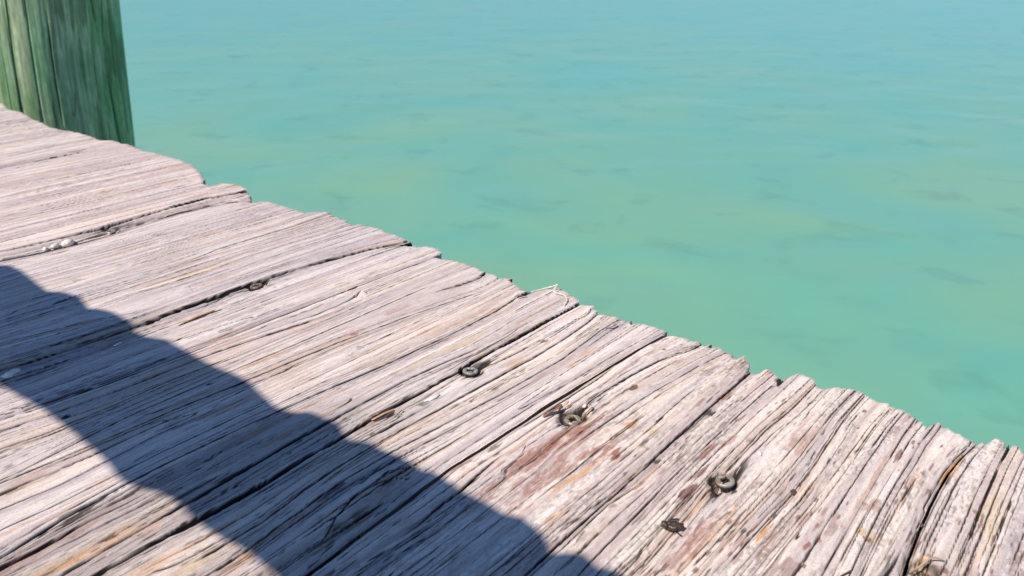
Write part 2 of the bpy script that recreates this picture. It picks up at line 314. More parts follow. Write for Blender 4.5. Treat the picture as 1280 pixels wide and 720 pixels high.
    r = np.hypot(X, Y); amp = np.exp(-(r / 14) ** 2)
    ca, sa = math.cos(math.radians(-50)), math.sin(math.radians(-50))
    P = X * ca - Y * sa; Q = X * sa + Y * ca
    Z = (sn(P / 1.3 + 40, Q / 0.55 + 40, 71) * 0.0035 + sn(P / 0.5 + 9, Q / 0.22 + 9, 72) * 0.0004) * amp
    V = np.stack([X.ravel(), Y.ravel(), Z.ravel()], 1)
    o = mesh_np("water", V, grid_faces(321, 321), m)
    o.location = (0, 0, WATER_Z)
    tag(o, kind='structure')
make_water()

# ---------------------------------------------------------------- deck boards
def curve(key, u):
    p = np.array(CRACKS[key][1]); p = p[np.argsort(p[:, 0])]
    v = np.interp(u, p[:, 0], p[:, 1])
    return v
def bound(kind, u):                       # board boundary line v(u) in mm
    if kind in CRACKS:
        return curve(kind, u) + sn(u / 9.0, u * 0 + 3.3, 5) * 0.25
    return kind + sn(u / 60.0, u * 0 + kind * 0.37, 6) * 1.2 + sn(u / 9.0, u * 0 + kind * 0.11, 7) * 0.3
EDG = np.array(EDGE)
def u_end(v):
    s = np.interp(v, EDG[:, 0], EDG[:, 1])
    out = 360 + sn(v / 23.0, v * 0 + 1.5, 8) * 5 + sn(v / 6.0, v * 0 + 7.5, 9) * 2.5
    w = sstep(15, 30, v) * (1 - sstep(1130, 1160, v))
    s = out * (1 - w) + s * w
    s = s + sn(v / 3.2, v * 0 + 2.2, 10) * 1.1 + sn(v / 1.3, v * 0 + 5.2, 11) * 1.0
    return s

BOUNDS = ('B0', 'B1', 'B2', 'B3')
# crack centre lines used to bend the grain
LINES = []
for k, (w, p) in CRACKS.items():
    p = np.array(p); p = p[np.argsort(p[:, 0])]
    if k not in ('kn', 'kn2', 'c14b', 'c14') and len(p) > 4:
        f = np.polyval(np.polyfit(p[:, 0] - p[:, 0].mean(), p[:, 1], 3 if p[:, 1].mean() > 215 else 2), p[:, 0] - p[:, 0].mean())
        p = np.stack([p[:, 0], .2 * p[:, 1] + .8 * f], 1)
        if k in BOUNDS: CRACKS[k] = (w, [tuple(q) for q in p])
    LINES.append((k, w, p))
ROUGH = [  # (v centre, half width, u from, u to, strength)
    (262, 16, -50, 215, 1.0), (246, 8, -50, 240, 0.9), (424, 8, -50, 200, 1.2), (412, 7, 60, 190, 0.8),
    (223, 7, -50, 190, .5), (205, 14, 90, 185, .8), (284, 5, -50, 185, .9), (183, 8, 60, 215, .7),
    (586, 6, 170, 345, .8), (827, 6, 200, 345, 1.0), (255, 4, 180, 340, .4), (140, 4, 120, 345, .5), (110, 5, 120, 345, .45),
    (45, 7, 180, 345, .6), (420, 6, 200, 330, .6)]

def centre(p, w, u):
    return np.interp(u, p[:, 0], p[:, 1]) + sn(u / 14.0, u * 0 + w + 3, 41) * 0.16
def bend(U, V, ks=4.0, d0=0.0012):
    """sideways shift (mm) of the grain where it follows the traced cracks"""
    shp = U.shape
    num = np.zeros(shp, np.float32); den = np.full(shp, d0, np.float32)
    ucol = U[:, shp[1] // 2]; vmin, vmax = V.min(), V.max()
    for k, w, p in LINES:
        vm = p[:, 1].mean()
        if k in ('kn2', 'c14b', 'kn') or vm < vmin - 30 or vm > vmax + 30: continue
        off = centre(p, w, ucol) - vm
        inside = sstep(p[0, 0] - 40, p[0, 0], ucol) * (1 - sstep(p[-1, 0], p[-1, 0] + 40, ucol))
        g = inside[:, None] / ((V - vm) ** 2 + .35) ** 1.6
        num += g * off[:, None]; den += g
    return num / den

def heights(U, V, S=0.0):
    """U,V in mm (2-D). returns z in mm, crack depth map, helper noises"""
    shp = U.shape
    # grain follows the traced lines
    ucol = U[:, shp[1] // 2]
    vmin, vmax = V.min(), V.max()
    W = V - S
    # knot pushes the grain apart
    ku, kv = 172.0, 211.0
    ex = np.exp(-((U - ku) / 34.0) ** 2); dv = (V - kv)
    W = W - np.tanh(dv / 4.0) * 2.6 * ex * np.exp(-np.abs(dv) / 9.0)
    W = W + sn(U / 300.0, V / 24.0, 20) * 0.8 + sn(U / 60.0, V / 9.0, 21) * 0.06 + sn(U / 6.0, V / 2.0, 19) * 0.02
    kn = np.exp(-((U - ku) / 15.0) ** 2 - (dv / 5.5) ** 2)
    rough = np.zeros(shp, np.float32)
    for vc, hw, u0, u1, s in ROUGH:
        if vc < vmin - 30 or vc > vmax + 30: continue
        rough = np.maximum(rough, s * np.exp(-((V - vc) / hw) ** 2) * sstep(u0 - 15, u0 + 15, U) * (1 - sstep(u1 - 25, u1 + 15, U)))
    right = 1 - sstep(90, 230, V)                       # the boards nearer the camera are flakier
    g1 = vn(U / 520.0, W / 8.5, 22); g2 = vn(U / 260.0, W / 2.7, 23); g3 = vn(U / 130.0, W / 1.25, 24); g4 = vn(U / 40.0, W / 0.7, 25)
    g5 = vn(U / 80.0, W / 4.2, 26)
    calm = sstep(.40, .58, vn(U / 320.0, W / 13.0, 17)) * (1 - np.clip(rough, 0, 1))     # smooth plateaus between the weathered strips
    bz = 1 - .68 * calm
    z = (g1 - .5) * 0.5 + bz * ((g2 - .5) * (0.30 + 1.2 * rough) + (g3 - .5) * (0.26 + 0.6 * rough) + (g4 - .5) * (0.20 + .06 * right))
    z += (vn(U / 2.2, V / 0.9, 27) - .5) * (0.14 + 0.16 * right + 0.14 * rough)
    z += (vn(U / 7.0, V / 2.0, 28) - .5) * (0.07 + 0.14 * right) + (g5 - .5) * 0.2
    # flaked-off patches with small steps
    fl = vn(U / 75.0, W / 2.6, 29)
    z -= sstep(0.60, 0.63, fl) * 0.36 * (0.5 + 0.9 * right) * bz
    depth = np.zeros(shp, np.float32)
    # hairline checks: level lines of stretched noise
    for sc_u, sc_v, sd_, wd, dp, mk in ((420., 5.5, 31, .24, 1.6, .48), (300., 3.4, 32, .18, 1.2, .50), (240., 2.4, 34, .15, .8, .52)):
        n = vn(U / sc_u, W / sc_v + U / 900.0, sd_)
        gr = np.abs(np.gradient(n, axis=1) / np.maximum(np.gradient(V, axis=1), 1e-3)) + 0.01
        d = np.abs(n - 0.5) / gr
        msk = sstep(mk, mk + .12, vn(U / 38.0, W / 9.0, sd_ + 40) + 0.12 * rough - .13 * calm)
        ww = wd * (0.6 + 0.9 * vn(U / 6.0, V / 6.0, sd_ + 80)) * msk + 1e-4
        depth = np.maximum(depth, dp * np.clip(1 - d / ww, 0, 1) ** 0.7 * msk)
    # short jagged ticks where the surface has flaked
    tk = vn(U / 8.0, W / 0.85, 36) + .25 * vn(U / 3.0, V / 1.0, 37)
    tkm = sstep(.50, .66, vn(U / 26.0, W / 7.0, 38)) * (.35 + .65 * right) + .8 * rough
    depth = np.maximum(depth, sstep(.93, 1.04, tk) * np.clip(tkm, 0, 1) * .55 * (1 - .8 * calm))
    # long straight seasoning checks along the grain
    rc = random.Random(int(vmin * 7) + 99)
    v = vmin + 2
    while v < vmax:
        v += rc.choice((1.8, 3.0, 4.0, 5.5, 7.5, 10.0))
        for _ in range(2):
            L = rc.choice((80, 120, 180, 260, 360)) * rc.uniform(.7, 1.3)
            uc_ = rc.uniform(20, 400); w_ = rc.choice((.08, .10, .13, .17, .22)) * (1.45 if vmin > 390 else .62 if vmax < 215 else 1); ph = rc.uniform(0, 99)
            cols = np.where((V.min(0) < v + 5) & (V.max(0) > v - 5))[0]
            rows = np.where(np.abs(ucol - uc_) < L / 2)[0]
            if len(cols) < 2 or len(rows) < 2: continue
            sl = (slice(rows[0], rows[-1] + 1), slice(cols[0], cols[-1] + 1))
            u = ucol[rows[0]:rows[-1] + 1]
            tp = np.sqrt(np.clip(1 - (2 * (u - uc_) / L) ** 2, 0, 1))
            gap = sstep(.12, .30, vn(u / 24.0 + ph, u * 0 + ph, 44))
            vc = v + sn(u / 60.0 + ph, u * 0 + ph, 45) * .5 + sn(u / 12.0 + ph, u * 0 + ph, 41) * .12
            ww = w_ * tp * gap * (.7 + .6 * vn(u / 8.0, u * 0 + ph, 43)) + 1e-4
            d = np.abs(W[sl] - vc[:, None])
            depth[sl] = np.maximum(depth[sl], np.clip(1 - d / (ww[:, None] + .10), 0, 1) ** .6 * (tp * gap)[:, None] * (1.0 + 4 * w_))
    # traced cracks
    for k, w, p in LINES:
        if k in BOUNDS: continue
        v0, v1 = p[:, 1].min() - 8, p[:, 1].max() + 8
        if v1 < vmin or v0 > vmax: continue
        cols = np.where((V.max(0) > v0) & (V.min(0) < v1))[0]
        rows = np.where((ucol > p[0, 0] - 25) & (ucol < p[-1, 0] + 25))[0]
        if len(cols) == 0 or len(rows) == 0: continue
        sl = (slice(rows[0], rows[-1] + 1), slice(cols[0], cols[-1] + 1))
        u = ucol[rows[0]:rows[-1] + 1]
        toend = p[-1, 0] > 335                          # runs out through the board end
        toback = p[0, 0] < 130
        vc = centre(p, w, u)
        t0 = np.ones_like(u) if toback else sstep(p[0, 0] - 12, p[0, 0] + 14, u)
        t1 = np.ones_like(u) if toend else 1 - sstep(p[-1, 0] - 14, p[-1, 0] + 12, u)
        ww = w * (.23 if w < 2.4 else .37) * (.62 if p[:, 1].mean() < 192 else .85 if p[:, 1].mean() < 215 else 1) * t0 * t1 * (0.85 + 0.55 * vn(u / 22.0, u * 0 + w * 3, 43)) * (0.85 + 0.3 * vn(u / 9.0, u * 0 + 5, 44)) + 1e-4
        if p[:, 1].mean() < 192 and w < 1.6:
            ww = ww * sstep(.22, .45, vn(u / 11.0, u * 0 + w * 7 + p[0, 1], 40)); t0 = t0 * (.35 + .65 * sstep(.22, .45, vn(u / 11.0, u * 0 + w * 7 + p[0, 1], 40)))
        d = np.abs(V[sl] - vc[:, None])
        prof = np.clip((ww[:, None] + .22 - d) / .44, 0, 1) * (t0 * t1)[:, None]
        depth[sl] = np.maximum(depth[sl], prof * (1.5 + .9 * w))
        # one lip stands a little proud, the other sinks
        side = (V[sl] - vc[:, None]) / 2.2
        z[sl] += (t0 * t1)[:, None] * (0.22 * min(w, 2.0)) * side * np.exp(-side ** 2 * 0.5)
        z[sl] += (t0 * t1)[:, None] * (0.16 * min(w, 2.5)) * np.exp(-np.abs(d - ww[:, None]) / 0.7)
    # screws have crushed the wood around them
    for su, sv in SCREWS:
        r = np.hypot(U - su, V - sv)
        z -= 2.3 * (1 - sstep(4.2, 5.8, r + 1.6 * (vn(U / 3.0, V / 1.5, 49) - .5))) 
        if su > 261.5: continue
        tail = np.exp(-((V - sv) / 2.0) ** 2) * np.exp(-(np.abs(U - su - 4) / 10.0) ** 2)
        depth = np.maximum(depth, 2.6 * tail * sstep(.42, .6, vn(U / 7.0, V / 1.3, 46)) * (r > 4.2))
        rim = np.exp(-((r - 5.6) / 0.8) ** 2) * sstep(.45, .6, vn(U / 3.0, V / 2.0, 47))
        depth = np.maximum(depth, 1.6 * rim)
    for su, sv in SCREWS:
        z -= 3.0 * (1 - sstep(3.0, 4.2, np.hypot(U - su, V - sv)))
    z += kn * 0.9 - np.abs(np.sin(np.hypot((U - ku) / 3.2, dv / 1.3) * 1.6)) * kn * 0.9
    z -= rough * (0.7 + 0.8 * sstep(.4, .6, vn(U / 30.0, W / 2.2, 48)))
    return z, depth, W, rough, right, kn, (g1, g2, g3, g4, g5, fl)

def colours(U, V, W, depth, z, rough, right, kn, G):
    g1, g2, g3, g4, g5, fl = G
    c = lambda r, g, b: np.array([r, g, b], np.float32)
    t = np.clip(0.30 * g1 + 0.40 * g2 + 0.30 * g3, 0, 1)
    t = sstep(0.30, 0.70, t)[..., None]
    A = c(.480, .400, .400) * (1 - t) + c(.690, .605, .590) * t
    # bands: warm, mauve, silver
    b1 = sstep(.50, .68, vn(U / 150.0, W / 6.0, 51))[..., None]
    A = A * (1 - .38 * b1) + c(.60, .475, .395) * .38 * b1
    b2 = sstep(.52, .72, vn(U / 120.0, W / 5.0, 52))[..., None]
    A = A * (1 - .4 * b2) + c(.425, .375, .405) * .4 * b2
    b3 = sstep(.66, .80, vn(U / 70.0, W / 2.0, 53))[..., None]
    A = A * (1 - .55 * b3) + c(.68, .61, .58) * .55 * b3
    # fresher orange wood in thin slivers
    b4 = (sstep(.74, .82, vn(U / 40.0, W / 1.7, 54)) * sstep(.45, .6, vn(U / 60.0, V / 30.0, 55)))[..., None]
    A = A * (1 - .6 * b4) + c(.47, .30, .20) * .6 * b4
    # brown residue flecks on the near boards
    b5 = (sstep(.66, .76, vn(U / 9.0, W / 1.5, 56)) * sstep(.50, .66, vn(U / 50.0, V / 24.0, 57)) * (.25 + .75 * right))[..., None]
    A = A * (1 - .55 * b5) + c(.26, .15, .125) * .55 * b5
    b5 = (sstep(.78, .84, vn(U / 5.0, W / 1.1, 67)) * sstep(.40, .60, vn(U / 30.0, V / 14.0, 68)) * right)[..., None]
    A = A * (1 - .8 * b5) + c(.20, .10, .08) * .8 * b5
    # the dense patch of rusty residue round the half buried screw
    cl = np.exp(-((U - 232) / 48.0) ** 2 - ((V - 172) / 17.0) ** 2)
    b5 = (sstep(.50, .60, vn(U / 16.0, W / 1.5, 69) * .7 + vn(U / 4.0, V / 1.2, 70) * .3 + .16 * (cl - 1) + .02) * sstep(.15, .5, cl))[..., None]
    A = A * (1 - .62 * b5) + c(.30, .135, .095) * .62 * b5
    # grey granular lichen
    sp = vn(U / 1.6, V / 0.9, 58); ms = sstep(.48, .68, vn(U / 34.0, V / 9.0, 59)) * (.35 + .65 * right)
    b6 = (sstep(.56, .74, sp) * ms)[..., None]
    A = A * (1 - .5 * b6) + c(.22, .20, .20) * .5 * b6
    b7 = (sstep(.70, .85, vn(U / 1.3 + 50, V / 1.0, 60)) * ms)[..., None]
    A = A * (1 - .5 * b7) + c(.70, .68, .66) * .5 * b7
    A = A * (1 - .30 * np.clip(rough, 0, 1)[..., None] * (1 - .6 * right[..., None]))
    A = A * (1 - .35 * kn[..., None]) + c(.16, .12, .10) * .35 * kn[..., None]
    # blotches seen on the boards
    kinds = {'r': c(.29, .135, .105), 'o': c(.20, .165, .12), 'p': c(.22, .115, .115), 'd': c(.17, .09, .06),
             'g': c(.56, .31, .15), 'y': c(.58, .43, .24), 'k': c(.20, .175, .165)}
    nz = vn(U / 9.0, W / 1.3, 61); nz2 = vn(U / 2.0, V / 1.2, 62)
    ucol = U[:, U.shape[1] // 2]
    for (su, sv), L, Wd, kd, s in [((a[0], a[1]), a[2] * (1.25 if a[4] == 'r' else 1), a[3] * (1.35 if a[4] == 'r' else 1), a[4], a[5]) for a in STAINS]:
        rows = np.where(np.abs(ucol - su) < L)[0]; cols = np.where(np.abs(V[V.shape[0] // 2] - sv) < Wd + 6)[0]
        if len(rows) == 0 or len(cols) == 0: continue
        sl = (slice(rows[0], rows[-1] + 1), slice(cols[0], cols[-1] + 1))
        d = np.sqrt(((U[sl] - su) / (L * .5)) ** 2 + ((V[sl] - sv) / (Wd * .5)) ** 2)
        jag = (nz[sl] - .5) * 1.9 + (nz2[sl] - .5) * .7
        if kd in 'kgy' or L > 18: m = (1 - sstep(.35, 1.25, d + jag)) * s * .95
        else: m = (1 - sstep(.75, 1.05, d + jag * .8)) * s * .97
        if kd == 'k': m = m * sstep(.35, .65, nz2[sl] + .1)
        A[sl] = A[sl] * (1 - m[..., None]) + kinds[kd] * m[..., None]
    # rust bleed round each screw
    for su, sv in SCREWS:
        r = np.hypot((U - su) * .6, V - sv)
        m = (np.exp(-(r / 6.0) ** 2) * .45 * sstep(.3, .7, nz))[..., None]
        A = A * (1 - m) + c(.30, .19, .12) * m
    for su, sv in SCREWS:
        r = np.hypot(U - su, V - sv)
        m = (np.exp(-((r - 4.6) / .8) ** 2) * .85)[..., None]
        A = A * (1 - m) + c(.05, .035, .028) * m
    # dirt in the cracks, with their shade painted in by depth
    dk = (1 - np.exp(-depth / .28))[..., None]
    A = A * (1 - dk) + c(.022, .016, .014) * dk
    rim = (np.clip(1 - np.abs(depth - .12) / .12, 0, 1) * (depth > .01))[..., None] * .0
    A = A * np.array([.995, .982, .925], np.float32)
    return np.clip(A, .01, .85)

BOUNDS = ('B0', 'B1', 'B2', 'B3')
BLINE = [-905., -718., -530., -336., -148., 'B0', 'B1', 'B2', 'B3', 826., 1004., 1190., 1380., 1570., 1765., 1950.]
BLAB = {
 0: "bare grey deck board behind the camera, last towards the open end of the pier",
 1: "bare grey deck board, fourth past the lower right corner of the photo",
 2: "bare grey deck board, third past the lower right corner of the photo",
 3: "bare grey deck board, second past the lower right corner of the photo",
 4: "pale flaking deck board cut by the right edge of the photo, beyond a black gap",
 5: "flaky deck board with reddish brown blotches and two screws, one bright and ringed",
 6: "grey deck board in mid photo with one star headed screw in a long crack",
 7: "widest grey deck board, with a dirt filled screw hole and an orange splinter",
 8: "smooth grey deck board with a rounded chipped end, standing below the green piling",
 9: "narrow looking weathered deck board ending at the foot of the green piling",
 10: "weathered deck board at the far left edge, seen in front of the green piling",
 11: "weathered deck board past the left edge of the photo, first behind the piling",
 12: "weathered deck board past the left edge of the photo, second behind the piling",
 13: "weathered deck board past the left edge of the photo, third behind the piling",
 14: "weathered deck board past the left edge of the photo, farthest one",
}
THK = 38.0
SURF = []
random.seed(4)
ua = np.concatenate([np.linspace(-1150, 30, 130)[:-1], np.arange(30, 335, 1.0)])
un = np.linspace(0, 1, 56)            # last stretch out to the ragged end
BOARD = []
for bi in range(len(BLINE) - 1):
    lo, hi = BLINE[bi], BLINE[bi + 1]
    vmid = (np.mean(CRACKS[lo][1], 0)[1] if isinstance(lo, str) else lo) * .5 + (np.mean(CRACKS[hi][1], 0)[1] if isinstance(hi, str) else hi) * .5
    dv = 0.28 if -60 < vmid < 350 else 0.36 if 0 < vmid < 500 else (0.4 if vmid < 850 and vmid > 0 else (0.75 if 0 < vmid < 1100 else 2.2))
    width = 180
    nv = int(width / dv)
    tt = np.linspace(0, 1, nv)
    uu = np.concatenate([ua, 335 + un * 25])
    lv = bound(lo, uu) + (1.0 if isinstance(lo, str) else 1.6); hv = bound(hi, uu) - (0.9 if isinstance(hi, str) else 1.6)
    if lo == 'B0': lv = lv - .5
    if hi == 'B0': hv = hv + .35
    if hi == 'B3': hv = hv + .3
    V = lv[:, None] * (1 - tt) + hv[:, None] * tt
    ue = u_end(V[len(ua):].mean(0))
    Vp = np.repeat(V[-1:], 9, 0); Up = np.repeat(np.linspace(344, 356, 9)[:, None], nv, 1)
    dpt = heights(Up, Vp)[1].mean(0)
    ue = ue - 3.4 * np.clip(dpt, 0, 1.8)
    U = np.empty_like(V)
    U[:len(ua)] = ua[:, None]
    U[len(ua):] = 335 + un[:, None] * (ue[None, :] - 335)
    sh = bend(U, V)
    win = sstep(0, 5, V - lv[:, None]) * sstep(0, 5, hv[:, None] - V)
    V = V + sh * win                       # grid columns run along the cracks
    z, depth, W, rough, right, kn, G = heights(U, V, sh)
    # worn ends and rounded arrises
    de = ue[None, :] - U
    z -= 0.7 * np.clip(1 - de / 3.0, 0, 1) ** 2.2
    z -= np.clip(1 - de / 22.0, 0, 1) * (vn(U / 60.0, W / 2.0, 63) - .3) * .7
    eL = V - lv[:, None]; eR = hv[:, None] - V
    z -= 1.5 * np.clip(1 - np.minimum(eL, eR) / 2.6, 0, 1) ** 2 * (0.5 + vn(U / 20.0, V / 3.0, 64))
    # cupping, twist and seating of the whole board
    s = (tt * 2 - 1)[None, :]
    rb = random.Random(bi * 7 + 1)
    off = {5: -0.6, 6: 0.0, 7: 0.7, 8: 1.6, 9: .6, 10: .4}.get(bi, rb.uniform(-1, 1))
    z += off + s * {6: .5, 7: .4, 8: -.6, 5: .3}.get(bi, rb.uniform(-.6, .6)) - 0.9 * s ** 2 + sn(U / 300.0, V / 90.0, 65) * .6
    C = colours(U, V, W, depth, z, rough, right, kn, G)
    C = C * np.array({5: (1.03, 1.0, .96), 6: (1.0, .985, .965), 7: (.93, .925, .94), 8: (.98, .95, .955), 4: (1.02, 1.0, .97)}.get(bi, (rb.uniform(.88, 1.02),) * 3), np.float32)
    def blur(a, n):
        m_ = len(ua); o_ = a.copy()
        k_ = np.ones(2 * n + 1) / (2 * n + 1)
        i0 = int(np.searchsorted(ua, 31))
        seg = a[i0:]
        pad = np.concatenate([seg[:1].repeat(n, 0), seg, seg[-1:].repeat(n, 0)])
        cs_ = np.cumsum(np.concatenate([np.zeros((1, a.shape[1])), pad]), 0)
        o_[i0:] = (cs_[2 * n + 1:] - cs_[:-2 * n - 1]) / (2 * n + 1)
        return o_
    wallm = sstep(.12, .5, np.maximum(depth, blur(depth, 3)))     # crack walls are cleanly split along the grain
    zt = (z - depth) * (1 - wallm) + (blur(z, 7) - blur(depth, 3)) * wallm
    zt = np.minimum(zt, 5.0)
    nU = U.shape[0]
    top = np.stack([U, V, zt], 2).reshape(-1, 3)
    ids = np.arange(nU * nv).reshape(nU, nv)
    ring = np.concatenate([ids[:, 0], ids[-1, 1:], ids[-2::-1, -1], ids[0, -2:0:-1]])
    rv = top[ring].copy()
    # end grain: three rows down so the saw-cut end has relief
    rows = []
    cring = C.reshape(-1, 3)[ring]
    F = [grid_faces(nU, nv)[:, ::-1]]
    prev = ring; vs = [top]; cs = [C.reshape(-1, 3)]
    base = len(top)
    levels = (4.0, 14.0, 26.0, THK)
    for li, lv_ in enumerate(levels):
        q = rv.copy(); q[:, 2] = -lv_
        isend = rv[:, 0] > 345
        q[isend, 0] += sn(rv[isend, 1] / 1.6, rv[isend, 1] * 0 + li * 1.7, 66) * 1.2 - 0.4 * li
        vs.append(q); cs.append(np.clip(cring * (0.8, .76, .72) * np.where(rv[:, :1] > 345, 1.0, .22 if li else .6), .012, .5))  # side walls painted darker: grime plus the shade inside the gaps
        cur = np.arange(base, base + len(ring)); base += len(ring)
        nx = np.roll(prev, -1), np.roll(cur, -1)
        F.append(np.stack([prev, nx[0], nx[1], cur], 1)[:, ::-1])
        prev = cur
    # underside
    q = top[ids].reshape(nU, nv, 3)[:, [0, -1]].copy(); q[..., 2] = -THK - .01
    q = q.reshape(-1, 3); vs.append(q); cs.append(np.tile(np.array([[.2, .17, .14]]), (len(q), 1)))
    F.append(grid_faces(nU, 2, base))
    Vt = np.concatenate(vs) * 0.001
    Ft = np.concatenate(F)[:, ::-1]
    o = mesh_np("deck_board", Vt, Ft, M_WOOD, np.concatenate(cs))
    tag(o, BLAB[bi], "deck board", "weathered boards of the pier deck")
    BOARD.append(o)
    SURF.append((lv.mean(), hv.mean(), uu, tt, lv, hv, zt))

def surf(u, v, r=0.0):
    """height of the deck (m) at u,v in mm; highest point within r"""
    best = -5.0
    for du, dv_ in ((0, 0), (r, 0), (-r, 0), (0, r), (0, -r)):
        for b in SURF:
            i = int(np.clip(np.searchsorted(b[2], u + du), 0, len(b[2]) - 1))
            if b[4][i] <= v + dv_ <= b[5][i]:
                j = int(round((v + dv_ - b[4][i]) / (b[5][i] - b[4][i]) * (len(b[3]) - 1)))
                best = max(best, b[6][i, j])
    return best * 0.001
M_METAL = wood_material('tarnished_screw_metal', rough=.42, fine=.6, spec=.5, axis=(1, 1, 1), bump=.00005)
M_METAL.node_tree.nodes['Principled BSDF'].inputs['Metallic'].default_value = .35
# ---------------------------------------------------------------- screws (parts of their boards)
def make_screw(u, v, kind, board, rot, tilt, z, R=3.9):
    nr, na = 34, 84
    i0 = u * .1 + v * .37
    rr = np.linspace(0, 1, nr) ** 0.9
    aa = np.linspace(0, 2 * np.pi, na, endpoint=False)
    Rg, Ag = np.meshgrid(rr, aa, indexing='ij')
    X = Rg * np.cos(Ag) * R; Y = Rg * np.sin(Ag) * R
    Z = 0.12 * (1 - Rg ** 2) - 0.7 * sstep(.90, 1.0, Rg)
    arm = lambda a, b: (1 - sstep(.50, .95, np.abs(a) + .22 * np.abs(b))) * (1 - sstep(2.2, 2.9, np.abs(b)))
    rec = np.maximum(arm(X, Y), arm(Y, X))
    star = (1 - sstep(1.5, 2.0, np.hypot(X, Y)))
    rec = np.maximum(rec, star)
    Z = Z - rec * 2.6 * (1 - .25 * np.clip(np.hypot(X, Y) / 2.4, 0, 1))
    nn = vn(X * .9 + 30, Y * .9 + 30 + i0, 82)[..., None]
    base = {0: (.48, .46, .43), 1: (.46, .41, .32), 2: (.24, .18, .13)}[kind]
    Cc = np.array(base) * (.45 + .8 * nn)
    Cc = Cc * (1 - .5 * sstep(.42, .62, vn(X * .6 + 9, Y * .6 + i0, 83))[..., None]) + np.array([.20, .10, .055]) * .5 * sstep(.42, .62, vn(X * .6 + 9, Y * .6 + i0, 83))[..., None]
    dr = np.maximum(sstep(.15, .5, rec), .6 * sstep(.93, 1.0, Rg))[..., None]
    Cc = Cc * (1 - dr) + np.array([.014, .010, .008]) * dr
    Z += sn(X * 1.1 + 9, Y * 1.1 + 9, 81) * .07
    V = np.stack([X, Y, Z], 2).reshape(-1, 3)
    F = grid_faces(nr, na)
    wrap = []
    for i in range(nr - 1):
        a = i * na + na - 1
        wrap.append([a, a + na, (i + 1) * na, i * na])
    F = np.concatenate([F, np.array(wrap)])
    # conical underside and shank
    low = []
    b0 = len(V)
    for s, zz in ((1.0, -1.5), (.45, -4.0), (.42, -34.0)):
        low.append(np.stack([np.cos(aa) * R * s, np.sin(aa) * R * s, np.full(na, zz)], 1))
    V = np.concatenate([V] + low)
    prev = np.arange((nr - 1) * na, nr * na)
    for k in range(3):
        cur = np.arange(b0 + k * na, b0 + (k + 1) * na)
        F = np.concatenate([F, np.stack([prev, cur, np.roll(cur, -1), np.roll(prev, -1)], 1)])
        prev = cur
    Cc = np.concatenate([Cc.reshape(-1, 3), np.full((3 * na, 3), .06)])
    o = mesh_np("screw", V * 0.001, F, M_METAL, Cc, parent=board)
    o.location = (u * .001, v * .001, z)
    o.rotation_euler = (tilt[0], tilt[1], rot)
    return o
sm = [1, 2, 0, 1, 1, 2]
sb = [8, 8, 7, 6, 6, 5]
def board_of(v):
    for i, b in enumerate(SURF):
        if b[0] - 1 <= v <= b[1] + 1: return i
    return 6
for i, (su, sv) in enumerate(SCREWS):
    bo = BOARD[board_of(sv)]
    zz = {0: -.0004, 1: -.0003, 2: .0003, 3: -.0020, 4: .0002, 5: -.0052}[i]
    make_screw(su, sv, sm[i], bo, random.uniform(0, 1.5), (random.uniform(-.12, .12), random.uniform(-.1, .1)), zz)
# the other screws of the deck: back row over the second joist and boards beyond the photo
for bi in range(len(BOARD)):
    b = SURF[bi]
    for f in (.25, .75):
        v = b[0] * (1 - f) + b[1] * f
        make_screw(-700, v, 2, BOARD[bi], f * 3, (0, 0), surf(-700, v) + .0004)
        if bi <= 3 or bi >= 9:
            make_screw(262, v, 2, BOARD[bi], f * 2, (0, 0), surf(262, v) + .0002)

# ---------------------------------------------------------------- joists and piles
def timber(name, x0, x1, y0, y1, z0, z1, mat, bev=.004, sub=0):
    bm = bmesh.new()
    bmesh.ops.create_cube(bm, size=1.0)
    for v in bm.verts:
        v.co = Vector(((x0 + x1) / 2 + v.co.x * (x1 - x0), (y0 + y1) / 2 + v.co.y * (y1 - y0), (z0 + z1) / 2 + v.co.z * (z1 - z0)))
    bmesh.ops.bevel(bm, geom=bm.edges[:], offset=bev, segments=2, affect='EDGES')
    return obj_bm(name, bm, mat, smooth=False)
j = timber("joist", .241, .279, -.95, 1.98, -.2285, -.0405, M_DARKWOOD)
tag(j, "long dark joist under the outer ends of the deck boards", "joist", "joists under the pier deck")
j = timber("joist", -.719, -.681, -.95, 1.98, -.2285, -.0405, M_DARKWOOD)
tag(j, "long dark joist under the inner half of the deck boards", "joist", "joists under the pier deck")

